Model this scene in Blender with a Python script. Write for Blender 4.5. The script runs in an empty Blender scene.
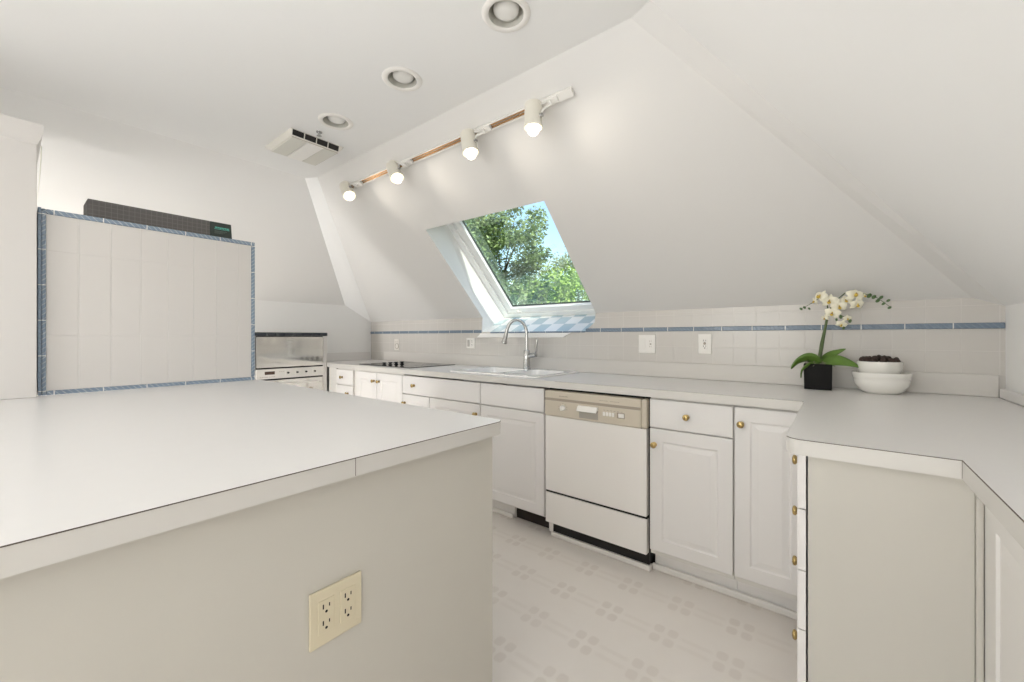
import bpy, bmesh, math, random
from mathutils import Vector, Matrix
random.seed(7)
SC = bpy.context.scene
COL = SC.collection
PI = math.pi

# ------------------------------------------------------------------ camera, sky, lights, exposure
cam_d = bpy.data.cameras.new('camera')
cam = bpy.data.objects.new('camera', cam_d)
COL.objects.link(cam)
SC.camera = cam
CAM_H, YAW = 1.165, math.radians(38.67)
cam.location = (0, 0, CAM_H)
cam.rotation_euler = (PI / 2, 0, YAW)
cam_d.sensor_width = 36
cam_d.lens = 406.9 / 1024 * 36
cam_d.shift_y = -4.0 / 1024
cam_d.clip_start = 0.02

SC.view_settings.view_transform = 'Standard'
SC.view_settings.look = 'None'
SC.view_settings.gamma = 1
SC.view_settings.use_curve_mapping = False
SC.view_settings.exposure = 0.13
SC.cycles.max_bounces = 14
SC.cycles.diffuse_bounces = 8
SC.cycles.glossy_bounces = 6
SC.cycles.transparent_max_bounces = 16
SC.cycles.caustics_reflective = False
SC.cycles.caustics_refractive = False
SC.cycles.sample_clamp_indirect = 6
SC.cycles.use_denoising = True

world = bpy.data.worlds.new('sky')
SC.world = world
world.use_nodes = True
wn = world.node_tree
wn.nodes.clear()
w_out = wn.nodes.new('ShaderNodeOutputWorld')
w_bg = wn.nodes.new('ShaderNodeBackground')
w_sky = wn.nodes.new('ShaderNodeTexSky')
w_sky.sky_type = 'NISHITA'
w_sky.sun_disc = False
w_sky.sun_elevation = math.radians(58)
w_sky.sun_rotation = math.radians(120)
w_sky.air_density = 1.3
w_sky.dust_density = 1.5
w_sky.ozone_density = 1.5
w_bg.inputs['Strength'].default_value = 0.33
wn.links.new(w_sky.outputs[0], w_bg.inputs['Color'])
wn.links.new(w_bg.outputs[0], w_out.inputs['Surface'])

def light(name, kind, loc, direction, energy, color=(1, 1, 1), **kw):
    d = bpy.data.lights.new(name, kind)
    d.energy = energy
    d.color = color
    for k, v in kw.items():
        setattr(d, k, v)
    o = bpy.data.objects.new(name, d)
    COL.objects.link(o)
    o.location = loc
    o.rotation_euler = Vector(direction).to_track_quat('-Z', 'Y').to_euler()
    return o
light('sun', 'SUN', (6, -2, 9), (-0.85, 0.30, -0.46), 8.5, (1, .96, .90), angle=0.009)
# daylight through the window of the room's far end, behind the camera
light('window_daylight', 'AREA', (-1.18, -2.93, 1.34), (0.22, 1, 0.03), 23, (.99, .995, 1), shape='RECTANGLE', size=1.25, size_y=1.3)
light('side_fill', 'AREA', (-3.45, -2.3, .85), (-.10, 1, .08), 62, (.99, .995, 1), shape='RECTANGLE', size=.8, size_y=.9)  # added fill to lift the dim far-left corner, no window there
# added upward fill behind the camera to brighten the ceiling, no fixture
light('upward_fill', 'AREA', (-.75, -1.45, 1.0), (.5, .0, 1), 22, (.99, .995, 1), shape='SQUARE', size=1.5)

# ------------------------------------------------------------------ materials
def new_mat(name):
    m = bpy.data.materials.new(name)
    m.use_nodes = True
    nt = m.node_tree
    return m, nt, nt.nodes['Principled BSDF']

def mat(name, col, rough=0.5, metal=0.0, bump=0.0, scale=60.0, mottle=0.0, spec=0.5, emit=None, estr=0.0, coat=0.0):
    m, nt, p = new_mat(name)
    p.inputs['Roughness'].default_value = rough
    p.inputs['Metallic'].default_value = metal
    p.inputs['Specular IOR Level'].default_value = spec
    p.inputs['Coat Weight'].default_value = coat
    if emit:
        p.inputs['Emission Color'].default_value = (*emit, 1)
        p.inputs['Emission Strength'].default_value = estr
    tc = nt.nodes.new('ShaderNodeTexCoord')
    nz = nt.nodes.new('ShaderNodeTexNoise')
    nz.inputs['Scale'].default_value = scale
    nz.inputs['Detail'].default_value = 4
    nt.links.new(tc.outputs['Object'], nz.inputs['Vector'])
    mx = nt.nodes.new('ShaderNodeMix')
    mx.data_type = 'RGBA'
    a = mottle
    mx.inputs['A'].default_value = (*[c * (1 - a) for c in col], 1)
    mx.inputs['B'].default_value = (*[min(1, c * (1 + a)) for c in col], 1)
    nt.links.new(nz.outputs['Fac'], mx.inputs['Factor'])
    nt.links.new(mx.outputs['Result'], p.inputs['Base Color'])
    if bump:
        b = nt.nodes.new('ShaderNodeBump')
        b.inputs['Strength'].default_value = bump
        b.inputs['Distance'].default_value = 0.002
        nt.links.new(nz.outputs['Fac'], b.inputs['Height'])
        nt.links.new(b.outputs['Normal'], p.inputs['Normal'])
    return m

class N:
    """tiny node-math builder"""
    def __init__(s, nt): s.nt = nt
    def m(s, op, a, b=None, c=None):
        n = s.nt.nodes.new('ShaderNodeMath'); n.operation = op
        for i, v in enumerate((a, b, c)):
            if v is None: continue
            if isinstance(v, (int, float)): n.inputs[i].default_value = v
            else: s.nt.links.new(v, n.inputs[i])
        return n.outputs[0]
    def mix(s, f, a, b):
        n = s.nt.nodes.new('ShaderNodeMix'); n.data_type = 'RGBA'
        for k, v in (('Factor', f), ('A', a), ('B', b)):
            if isinstance(v, tuple): n.inputs[k].default_value = (*v, 1)
            elif isinstance(v, (int, float)): n.inputs[k].default_value = v
            else: s.nt.links.new(v, n.inputs[k])
        return n.outputs['Result']
    def coords(s, kind='Object'):
        tc = s.nt.nodes.new('ShaderNodeTexCoord')
        sp = s.nt.nodes.new('ShaderNodeSeparateXYZ')
        s.nt.links.new(tc.outputs[kind], sp.inputs[0])
        return sp.outputs[0], sp.outputs[1], sp.outputs[2]
    def grid_dist(s, x, pitch, off=0.0):
        """distance of x from the nearest line of a grid"""
        t = s.m('ADD', s.m('DIVIDE', s.m('SUBTRACT', x, off), pitch), 0.5)
        return s.m('MULTIPLY', s.m('ABSOLUTE', s.m('SUBTRACT', s.m('FRACT', t), 0.5)), pitch)

WALL = (.75, .74, .72)
M = {}
M['paint'] = mat('white_paint_dim', WALL, .85, bump=.03, scale=220)  # one white paint; this darker copy dims back slope and right hip
M['ceiling'] = mat('white_paint_bright', (.865, .865, .855), .9, bump=.03, scale=200)  # same white paint; lighter copy also brightens side walls and right slope
M['laminate'] = mat('white_laminate', (.755, .74, .725), .32, mottle=.012, scale=25)
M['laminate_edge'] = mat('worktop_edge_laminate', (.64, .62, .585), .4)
M['backsplash'] = mat('backsplash_laminate', (.64, .615, .58), .35)
M['seam'] = mat('dark_laminate_seam', (.10, .075, .06), .6)
M['cabinet'] = mat('white_cabinet_paint', (.80, .78, .76), .38)
M['carcass'] = mat('cabinet_box_laminate', (.74, .72, .68), .5)
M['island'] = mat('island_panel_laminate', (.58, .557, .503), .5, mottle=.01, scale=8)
M['gap'] = mat('dark_gap', (.012, .010, .009), .8)
M['brass'] = mat('polished_brass', (.50, .37, .16), .25, 1.0)
M['chrome'] = mat('chrome', (.52, .52, .51), .12, 1.0)
M['porcelain'] = mat('white_porcelain', (.88, .87, .85), .12, coat=.5)
M['ceramic'] = mat('glazed_white_ceramic', (.84, .825, .78), .18, coat=.4)
M['black_glass'] = mat('black_cooktop_glass', (.03, .03, .03), .06)
M['black'] = mat('black_plastic', (.015, .015, .015), .45)
M['beige_plastic'] = mat('beige_panel_plastic', (.60, .54, .44), .42)
M['taupe_plastic'] = mat('taupe_stripe_plastic', (.36, .31, .25), .4)
M['ivory'] = mat('ivory_plastic', (.68, .61, .45), .38)
M['white_plastic'] = mat('white_plastic', (.84, .82, .78), .35)
M['enamel'] = mat('white_enamel', (.86, .835, .80), .25)
M['copper'] = mat('copper_conductor', (.50, .29, .13), .4, .8)
M['spot_shell'] = mat('spotlight_shell', (.80, .77, .68), .4)
M['bulb_on'] = mat('lit_bulb', (1, .96, .88), .4, emit=(1, .93, .82), estr=1.9)
M['bulb_off'] = mat('frosted_bulb', (.84, .83, .80), .2)
M['can_wall'] = mat('recessed_can_lining', (.55, .54, .49), .5)
M['oven_glass'] = mat('mirror_oven_glass', (.74, .725, .69), .08, .85)
M['dark_tile'] = mat('dark_glazed_tile', (.045, .05, .06), .25, mottle=.5, scale=90)
M['display'] = mat('brown_display', (.11, .065, .045), .2)
M['leaf'] = mat('orchid_leaf', (.105, .20, .03), .35, mottle=.25, scale=30)
M['stem'] = mat('orchid_stem', (.07, .11, .03), .5, mottle=.3, scale=90)
M['petal'] = mat('cream_petal', (.86, .83, .68), .5, mottle=.05, scale=50)
M['lip'] = mat('yellow_lip', (.70, .50, .08), .5, mottle=.3, scale=200)
M['throat'] = mat('maroon_throat', (.12, .05, .04), .5)
M['bud'] = mat('green_bud', (.08, .15, .05), .4, mottle=.3, scale=120)
M['pot'] = mat('matte_black_pot', (.010, .0095, .009), .6, spec=.15)
M['moss'] = mat('dried_moss', (.30, .29, .22), .9, mottle=.6, scale=150)
M['pod'] = mat('dark_dried_pod', (.035, .018, .013), .6, mottle=.5, scale=120)
M['lawn'] = mat('lawn', (.10, .22, .035), .9, mottle=.4, scale=2)
M['bark'] = mat('bark', (.10, .075, .05), .9, mottle=.4, scale=6)
M['skirting'] = mat('skirting_paint', (.80, .77, .73), .45)
M['frame_white'] = mat('white_window_frame', (.90, .90, .88), .35)
M['reveal'] = mat('reveal_paint', (.90, .89, .87), .7)
M['gasket'] = mat('dark_gasket', (.05, .055, .05), .5)

def leaf_mat(name, c0, c1):
    m, nt, p = new_mat(name)
    b = N(nt)
    tc = nt.nodes.new('ShaderNodeTexCoord')
    nz = nt.nodes.new('ShaderNodeTexNoise'); nz.inputs['Scale'].default_value = 1.6; nz.inputs['Detail'].default_value = 6
    nt.links.new(tc.outputs['Object'], nz.inputs['Vector'])
    rp = nt.nodes.new('ShaderNodeMapRange'); rp.inputs[1].default_value = .35; rp.inputs[2].default_value = .65
    nt.links.new(nz.outputs['Fac'], rp.inputs[0])
    nt.links.new(b.mix(rp.outputs[0], c0, c1), p.inputs['Base Color'])
    p.inputs['Roughness'].default_value = .55
    return m
M['leaves_dark'] = leaf_mat('dark_tree_leaves', (.06, .11, .025), (.20, .27, .09))
M['leaves_light'] = leaf_mat('light_tree_leaves', (.14, .24, .03), (.36, .48, .10))
M['leaves_grey'] = leaf_mat('silvery_tree_leaves', (.16, .21, .11), (.38, .42, .27))

# vinyl floor: 9 inch squares with four pale petals at every corner
m, nt, p = new_mat('patterned_vinyl'); b = N(nt)
x, y, z = b.coords()
fx = b.grid_dist(x, .2275, -.985); fy = b.grid_dist(y, .2255, 1.835)
ex = b.m('DIVIDE', b.m('SUBTRACT', fx, .026), .020); ey = b.m('DIVIDE', b.m('SUBTRACT', fy, .030), .024)
r2 = b.m('ADD', b.m('POWER', b.m('ABSOLUTE', ex), 3), b.m('POWER', b.m('ABSOLUTE', ey), 3))
petal = b.m('SMOOTH_MIN', 1, b.m('MAXIMUM', b.m('MULTIPLY', b.m('SUBTRACT', 1.25, r2), 1.3), 0), .1)
by = b.m('MAXIMUM', b.m('SUBTRACT', 1, b.m('POWER', b.m('ABSOLUTE', b.m('DIVIDE', b.m('SUBTRACT', fy, .022), .014)), 2)), 0)
bx = b.m('MINIMUM', b.m('MAXIMUM', b.m('MULTIPLY', b.m('SUBTRACT', fx, .05), 60), 0), 1)
band = b.m('MULTIPLY', b.m('MULTIPLY', by, bx), .45)
tc = nt.nodes.new('ShaderNodeTexCoord')
nz = nt.nodes.new('ShaderNodeTexNoise'); nz.inputs['Scale'].default_value = 9; nz.inputs['Detail'].default_value = 5
nt.links.new(tc.outputs['Object'], nz.inputs['Vector'])
pat = b.m('MULTIPLY', b.m('MAXIMUM', petal, band), b.m('ADD', .35, b.m('MULTIPLY', nz.outputs['Fac'], .9)))
base = b.mix(nz.outputs['Fac'], (.80, .755, .705), (.84, .80, .755))
nt.links.new(b.mix(pat, base, (.735, .685, .635)), p.inputs['Base Color'])
p.inputs['Roughness'].default_value = .42
M['vinyl'] = m

def tile_mat(name, axis_u, pu, ou, pv, ov, col, grout, w=.0016, rough=.25):
    m, nt, p = new_mat(name); b = N(nt)
    c = b.coords(); u, v = c[axis_u], c[2]
    d = b.m('MINIMUM', b.grid_dist(u, pu, ou), b.grid_dist(v, pv, ov))
    line = b.m('LESS_THAN', d, w)
    nt.links.new(b.mix(line, col, grout), p.inputs['Base Color'])
    nt.links.new(b.m('ADD', rough, b.m('MULTIPLY', line, .5)), p.inputs['Roughness'])
    bp = nt.nodes.new('ShaderNodeBump'); bp.inputs['Strength'].default_value = .5; bp.inputs['Distance'].default_value = .002
    nt.links.new(b.m('SUBTRACT', 1, line), bp.inputs['Height']); nt.links.new(bp.outputs[0], p.inputs['Normal'])
    return m
M['wall_tile'] = tile_mat('white_wall_tile', 0, .1095, -.35, .0975, 1.0075, (.61, .585, .55), (.635, .61, .575))

def rope_mat(name, axis, pitch, off, a, c, diag=1):
    """blue glazed border tile, slanting relief, pale joints along one axis"""
    m, nt, p = new_mat(name); b = N(nt)
    co = b.coords(); u = co[axis]; v = co[2] if axis != 2 else co[1]
    t = b.m('FRACT', b.m('DIVIDE', b.m('ADD', u, b.m('MULTIPLY', v, .9 * diag)), .021))
    st = b.m('MAXIMUM', b.m('SUBTRACT', 1, b.m('MULTIPLY', b.m('ABSOLUTE', b.m('SUBTRACT', t, .5)), 5)), 0)
    joint = b.m('LESS_THAN', b.grid_dist(u, pitch, off), .0018)
    tc = nt.nodes.new('ShaderNodeTexCoord')
    nz = nt.nodes.new('ShaderNodeTexNoise'); nz.inputs['Scale'].default_value = 40
    nt.links.new(tc.outputs['Object'], nz.inputs['Vector'])
    col = b.mix(b.m('MULTIPLY', st, b.m('ADD', .1, nz.outputs['Fac'])), a, c)
    nt.links.new(b.mix(joint, col, (.82, .81, .79)), p.inputs['Base Color'])
    p.inputs['Roughness'].default_value = .2
    bp = nt.nodes.new('ShaderNodeBump'); bp.inputs['Strength'].default_value = .6; bp.inputs['Distance'].default_value = .003
    nt.links.new(st, bp.inputs['Height']); nt.links.new(bp.outputs[0], p.inputs['Normal'])
    return m
BL0, BL1 = (.235, .30, .38), (.60, .64, .67)
M['rope_y'] = rope_mat('blue_rope_tile_level', 1, .152, .245, BL0, BL1)
M['rope_z'] = rope_mat('blue_rope_tile_upright', 2, .152, .93, BL0, BL1, -1)
M['rope_x'] = rope_mat('blue_border_tile', 0, .152, .392, (.19, .245, .315), (.30, .355, .42))
M['blue_flat'] = rope_mat('blue_flat_tile', 2, .152, .93, (.26, .335, .43), (.27, .345, .44))

# dark fabric with a fine pale grid
m, nt, p = new_mat('dark_gridded_sheet'); b = N(nt)
x, y, z = b.coords()
d = b.m('MINIMUM', b.grid_dist(y, .021, 0), b.grid_dist(z, .021, .008))
nt.links.new(b.mix(b.m('LESS_THAN', d, .0010), (.115, .106, .10), (.175, .165, .158)), p.inputs['Base Color'])
p.inputs['Roughness'].default_value = .6
M['grid'] = m

# checkered sill tiles (uv in tiles)
m, nt, p = new_mat('checkered_sill_tile'); b = N(nt)
uv = nt.nodes.new('ShaderNodeTexCoord'); sp = nt.nodes.new('ShaderNodeSeparateXYZ')
nt.links.new(uv.outputs['UV'], sp.inputs[0])
par = b.m('MODULO', b.m('ADD', b.m('FLOOR', sp.outputs[0]), b.m('FLOOR', sp.outputs[1])), 2)
par = b.m('GREATER_THAN', par, .5)
g = b.m('LESS_THAN', b.m('MINIMUM', b.grid_dist(sp.outputs[0], 1, 0), b.grid_dist(sp.outputs[1], 1, 0)), .015)
nt.links.new(b.mix(g, b.mix(par, (.86, .87, .86), (.48, .59, .63)), (.82, .82, .80)), p.inputs['Base Color'])
p.inputs['Roughness'].default_value = .18
M['checker'] = m

# slightly green, reflective double glazing
m = bpy.data.materials.new('skylight_glass'); m.use_nodes = True; nt = m.node_tree; nt.nodes.clear()
out = nt.nodes.new('ShaderNodeOutputMaterial'); tr = nt.nodes.new('ShaderNodeBsdfTransparent'); gl = nt.nodes.new('ShaderNodeBsdfGlossy')
tr.inputs[0].default_value = (.88, .96, .91, 1); gl.inputs['Color'].default_value = (.80, 1, .90, 1); gl.inputs['Roughness'].default_value = 0.0
fr = nt.nodes.new('ShaderNodeLayerWeight'); fr.inputs[0].default_value = .5
ms = nt.nodes.new('ShaderNodeMixShader'); b = N(nt)
nt.links.new(b.m('MINIMUM', b.m('ADD', .17, b.m('MULTIPLY', b.m('POWER', fr.outputs[1], 3), .85)), 1), ms.inputs[0])
nt.links.new(tr.outputs[0], ms.inputs[1]); nt.links.new(gl.outputs[0], ms.inputs[2]); nt.links.new(ms.outputs[0], out.inputs[0])
M['glass'] = m

# ------------------------------------------------------------------ mesh helpers
def bm_box(bm, x0, x1, y0, y1, z0, z1):
    r = bmesh.ops.create_cube(bm, size=1)
    sx, sy, sz = x1 - x0, y1 - y0, z1 - z0
    for v in r['verts']:
        v.co = Vector(((x0 + x1) / 2 + v.co.x * sx, (y0 + y1) / 2 + v.co.y * sy, (z0 + z1) / 2 + v.co.z * sz))
    return r['verts']

def bm_poly(bm, pts):
    return bm.faces.new([bm.verts.new(p) for p in pts])

def bm_cyl(bm, a, c, r0, r1=None, seg=24, caps=True):
    a, c = Vector(a), Vector(c)
    r1 = r0 if r1 is None else r1
    q = (c - a).to_track_quat('Z', 'Y').to_matrix()
    ra, rc = [], []
    for i in range(seg):
        t = 2 * PI * i / seg
        d = q @ Vector((math.cos(t), math.sin(t), 0))
        ra.append(bm.verts.new(a + d * r0)); rc.append(bm.verts.new(c + d * r1))
    for i in range(seg):
        j = (i + 1) % seg
        bm.faces.new((ra[i], ra[j], rc[j], rc[i]))
    if caps:
        bm.faces.new(ra[::-1]); bm.faces.new(rc)

def bm_tube(bm, pts, radii, seg=12):
    pts = [Vector(p) for p in pts]
    if not isinstance(radii, (list, tuple)): radii = [radii] * len(pts)
    rings = []
    up = Vector((0, 0, 1))
    prev = None
    for i, p in enumerate(pts):
        t = (pts[min(i + 1, len(pts) - 1)] - pts[max(i - 1, 0)]).normalized()
        if prev is None:
            n = t.orthogonal().normalized()
        else:
            n = (prev - t * prev.dot(t)).normalized()
        prev = n
        bnm = t.cross(n)
        rings.append([bm.verts.new(p + (n * math.cos(2 * PI * k / seg) + bnm * math.sin(2 * PI * k / seg)) * radii[i]) for k in range(seg)])
    for a, c in zip(rings, rings[1:]):
        for k in range(seg):
            j = (k + 1) % seg
            bm.faces.new((a[k], a[j], c[j], c[k]))
    bm.faces.new(rings[0][::-1]); bm.faces.new(rings[-1])

def bm_lathe(bm, prof, mat4=Matrix.Identity(4), seg=40):
    """profile (r, z) revolved about local z, placed by mat4"""
    rings = []
    for r, z in prof:
        if r < 1e-6: rings.append([bm.verts.new(mat4 @ Vector((0, 0, z)))])
        else: rings.append([bm.verts.new(mat4 @ Vector((r * math.cos(2 * PI * k / seg), r * math.sin(2 * PI * k / seg), z))) for k in range(seg)])
    for a, c in zip(rings, rings[1:]):
        for k in range(seg):
            j = (k + 1) % seg
            if len(a) == 1 and len(c) == 1: continue
            if len(a) == 1: bm.faces.new((a[0], c[j], c[k]))
            elif len(c) == 1: bm.faces.new((a[k], a[j], c[0]))
            else: bm.faces.new((a[k], a[j], c[j], c[k]))

def bm_ell(bm, c, rx, ry, rz, rot=None, sub=2):
    r = bmesh.ops.create_icosphere(bm, subdivisions=sub, radius=1)
    for v in r['verts']:
        q = Vector((v.co.x * rx, v.co.y * ry, v.co.z * rz))
        if rot: q = rot @ q
        v.co = q + Vector(c)
    return r['verts']

def bm_prism(bm, outer, holes, to3, h):
    """plate: 2-D outline with holes, to3(u, v, w) maps to space, thickness w = 0..h"""
    loops = [outer] + list(holes)
    tmp = []
    es = []
    for lp in loops:
        vs = [bm.verts.new((p[0], p[1], 0)) for p in lp]
        tmp.append(vs)
        for i in range(len(vs)):
            es.append(bm.edges.new((vs[i], vs[(i + 1) % len(vs)])))
    r = bmesh.ops.triangle_fill(bm, use_beauty=True, use_dissolve=False, edges=es)
    faces = [f for f in r['geom'] if isinstance(f, bmesh.types.BMFace)]
    allv = [v for vs in tmp for v in vs]
    co = {v: (v.co.x, v.co.y) for v in allv}
    top = {v: bm.verts.new(to3(*co[v], h)) for v in allv} if h else {}
    for v in allv: v.co = Vector(to3(*co[v], 0))
    if h:
        for f in faces: bm.faces.new([top[v] for v in f.verts])
        for vs in tmp:
            for i in range(len(vs)):
                a, c = vs[i], vs[(i + 1) % len(vs)]
                bm.faces.new((a, c, top[c], top[a]))

def obj(name, bm, material, parent=None, bevel=0.0, seg=2, smooth=None, loc=None):
    """link ONE mesh object; geometry is given in world space (or local to loc)"""
    bmesh.ops.recalc_face_normals(bm, faces=bm.faces)
    me = bpy.data.meshes.new(name)
    if smooth is not None:
        for f in bm.faces: f.smooth = True
    bm.to_mesh(me); bm.free()
    if smooth is not None and smooth < 180:
        me.set_sharp_from_angle(angle=math.radians(smooth))
    o = bpy.data.objects.new(name, me)
    COL.objects.link(o)
    for mm in (material if isinstance(material, (list, tuple)) else [material]): me.materials.append(mm)
    if parent is not None: o.parent = parent
    if loc is not None: o.location = loc
    if bevel:
        md = o.modifiers.new('bevel', 'BEVEL'); md.width = bevel; md.segments = seg; md.limit_method = 'ANGLE'; md.angle_limit = math.radians(40)
        md.harden_normals = False
    return o

def boxes(name, lst, material, parent=None, bevel=0.0, **kw):
    bm = bmesh.new()
    for q in lst: bm_box(bm, *q)
    return obj(name, bm, material, parent, bevel, **kw)

def tag(o, label, cat, group=None):
    o['label'] = label; o['category'] = cat
    if group: o['group'] = group
    return o

def thing(name, label, cat, loc=(0, 0, 0), rz=0.0, group=None):
    """an Empty at the thing's base that parents its parts; part geometry is then local"""
    o = bpy.data.objects.new(name, None)
    o.empty_display_size = .05
    COL.objects.link(o); o.location = loc; o.rotation_euler = (0, 0, rz)
    return tag(o, label, cat, group)

def struct(name, bm, material, parent=None, **kw):
    o = obj(name, bm, material, parent, **kw)
    if parent is None: o['kind'] = 'structure'
    return o

def dup(root, loc, label=None, rot=None):
    r = root.copy(); COL.objects.link(r); r.location = loc
    if rot is not None: r.rotation_euler = rot
    if label: r['label'] = label
    for ch in list(root.children):
        c = ch.copy(); COL.objects.link(c); c.parent = r
        for g in list(ch.children):
            d = g.copy(); COL.objects.link(d); d.parent = c
    return r

# ------------------------------------------------------------------ room shell
ZC, ZK = 2.302, 1.333                 # ceiling, top of the knee wall under the back slope
YB, XR, XL, YF = 2.585, 0.541, -4.102, -3.0
YC = 1.397                            # ceiling meets back slope
NS = Vector((0, .969, 1.188)).normalized()
CR, CR2 = (-.575, YC, ZC), (-.494, 1.363, ZC)   # ceiling ends of the right hip band
CL, CL2 = (-2.892, YC, ZC), (-2.974, 1.347, ZC)

bm = bmesh.new(); bm_box(bm, XL - .1, XR + .1, YF - .1, YB + .1, -.06, 0)
struct('floor', bm, M['vinyl'])

CANS = [(-.911, 1.105), (-1.500, 1.100), (-2.068, 1.096)]
def circle(cx, cy, r, n=32): return [(cx + r * math.cos(2 * PI * i / n), cy + r * math.sin(2 * PI * i / n)) for i in range(n)]
bm = bmesh.new()
bm_prism(bm, [(-.494, YF), CR2[:2], CR[:2], CL[:2], CL2[:2], (-2.96, YF)], [circle(cx, cy, .066) for cx, cy in CANS], lambda u, v, w: (u, v, ZC + w), .004)
struct('ceiling', bm, M['ceiling'])

# skylight opening, as corners on the back slope / knee wall
o_tl, o_tr = Vector((-2.272, 1.862, 1.9227)), Vector((-1.268, 1.868, 1.9178))
o_bl, o_br = Vector((-2.394, YB, ZK)), Vector((-1.320, YB, ZK))
k_bl, k_br1, k_br2 = Vector((-2.402, YB, 1.209)), Vector((-1.328, YB, 1.268)), Vector((-1.398, YB, 1.209))
def sz(y): return ZC - (y - YC) * (ZC - ZK) / (YB - YC)
bm = bmesh.new()
bm_prism(bm, [(CL[0], YC), (CR[0], YC), (.448, YB), (-1.320, YB), (-1.268, 1.868), (-2.272, 1.862), (-2.394, YB), (XL, YB)], [], lambda u, v, w: (u, v, sz(v)), 0)
struct('ceiling_slope_back', bm, M['paint'])
bm = bmesh.new(); bm_poly(bm, [CR, CR2, (XR, YB, 1.292), (.448, YB, ZK)])
struct('trim_hip_right', bm, M['paint'])
bm = bmesh.new(); bm_poly(bm, [CL2, CL, (XL, YB, ZK), (XL, 2.275, 1.503)])
struct('trim_hip_left', bm, M['ceiling'])
bm = bmesh.new(); bm_poly(bm, [CR2, (-.494, YF, ZC), (XR, YF, 1.302), (XR, YB, 1.292)])
struct('ceiling_slope_right', bm, M['ceiling'])
bm = bmesh.new(); bm_poly(bm, [CL2, (XL, 2.275, 1.503), (XL, YF, 1.478), (-2.960, YF, ZC)])
struct('ceiling_slope_left', bm, mat('white_paint_mid', (.815, .81, .795), .88, bump=.03, scale=220))  # same white paint again, toned slightly darker to shade it against the ceiling

# back wall, tiled above the worktop, cut for the skylight
bm = bmesh.new()
bm_prism(bm, [(XL, 0), (XR, 0), (XR, 1.292), (.448, ZK), (-1.320, ZK), (-1.328, 1.268), (-1.398, 1.209), (-2.402, 1.209), (-2.394, ZK), (XL, ZK)], [],
         lambda u, v, w: (u, YB + w, v), 0)
struct('wall_back', bm, M['wall_tile'])
bm = bmesh.new(); bm_poly(bm, [(XL, YF, 0), (XL, YB, 0), (XL, YB, ZK), (XL, 2.275, 1.503), (XL, YF, 1.478)])
struct('wall_left', bm, M['ceiling'])
bm = bmesh.new(); bm_poly(bm, [(XR, YF, 0), (XR, YB, 0), (XR, YB, 1.292), (XR, YF, 1.302)])
struct('wall_right', bm, M['ceiling'])
bm = bmesh.new()
bm_prism(bm, [(XL, 0), (XR, 0), (XR, 1.302), (-.494, ZC), (-2.96, ZC), (XL, 1.478)], [[(-2.3, .7), (-.55, .7), (-.55, 1.98), (-2.3, 1.98)]], lambda u, v, w: (u, YF + w, v), -.08)
struct('wall_front', bm, M['paint'])
bm = bmesh.new()
for q in ((-2.36, -2.3, .64, 2.04), (-.55, -.49, .64, 2.04), (-2.3, -.55, .64, .70), (-2.3, -.55, 1.98, 2.04), (-1.45, -1.40, .70, 1.98)):
    bm_box(bm, q[0], q[1], YF - .03, YF + .02, q[2], q[3])
struct('window_2', bm, M['frame_white'], bevel=.003)

# blue border course along the back wall and up under the skylight
bm = bmesh.new()
bm_box(bm, XL + .001, -2.404, YB - .009, YB + .002, 1.2005, 1.2255)
bm_box(bm, -1.395, XR - .001, YB - .009, YB + .002, 1.2005, 1.2255)
bm_box(bm, -2.30, -1.399, YB - .008, YB + .006, 1.197, 1.2085)
struct('trim_1', bm, M['rope_x'], bevel=.004)
# added pale strip under the sill, standing in for a patch of light
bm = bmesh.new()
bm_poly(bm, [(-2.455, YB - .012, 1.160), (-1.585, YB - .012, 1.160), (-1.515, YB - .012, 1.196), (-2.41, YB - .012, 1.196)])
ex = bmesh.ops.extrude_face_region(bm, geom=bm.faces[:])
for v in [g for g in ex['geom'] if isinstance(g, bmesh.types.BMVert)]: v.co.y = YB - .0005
struct('light_patch_strip', bm, M['reveal'], bevel=.003)

# ------------------------------------------------------------------ skylight: reveal, sill, frame, sash, glass
D = .20
off = NS * D
f_tl, f_tr = o_tl + off, o_tr + off
s_bl, s_br = Vector((-2.392, 2.888, 1.346)), Vector((-1.34, 2.888, 1.346))
bm = bmesh.new()
bm_poly(bm, [o_tl, o_bl, k_bl, s_bl, f_tl])
bm_poly(bm, [o_tl, o_tr, f_tr, f_tl])
bm_poly(bm, [o_tr, f_tr, s_br, k_br1, o_br])
bm_poly(bm, [k_br1, s_br, k_br2])
w1 = struct('window_1', bm, M['reveal'])
bm = bmesh.new()
uvl = bm.loops.layers.uv.new('UVMap')
f = bm_poly(bm, [k_bl, k_br2, s_br, s_bl])
for lp in f.loops:
    v = lp.vert.co
    lp[uvl].uv = ((v.x + 2.395) / .1085 + 0.15, 0.0 if v.y < 2.7 else 2.35)
obj('window_sill', bm, M['checker'], w1)

# frame plane basis: u along x, s down the slope, w outward
SD = Vector((0, 1.188, -.969)).normalized()
def fr_pt(x, s, w): return Vector((x, 0, 0)) + Vector((0, f_tl.y, f_tl.z)) + SD * s + NS * w
LEN = (Vector((0, s_bl.y, s_bl.z)) - Vector((0, f_tl.y, f_tl.z))).length
def xl(s): return f_tl.x + (s_bl.x - f_tl.x) * s / LEN
def xr(s): return f_tr.x + (s_br.x - f_tr.x) * s / LEN
def ring(bm, i0, i1, w0, w1):
    """picture-frame ring, inset i0..i1 = (left, right, top, bottom), depth w0..w1"""
    def quad(i):
        s0, s1 = i[2], LEN - i[3]
        return [(xl(s0) + i[0], s0), (xr(s0) - i[1], s0), (xr(s1) - i[1], s1), (xl(s1) + i[0], s1)]
    bm_prism(bm, quad(i0), [quad(i1)], lambda u, v, w: fr_pt(u, v, w0 + w), w1 - w0)
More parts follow.
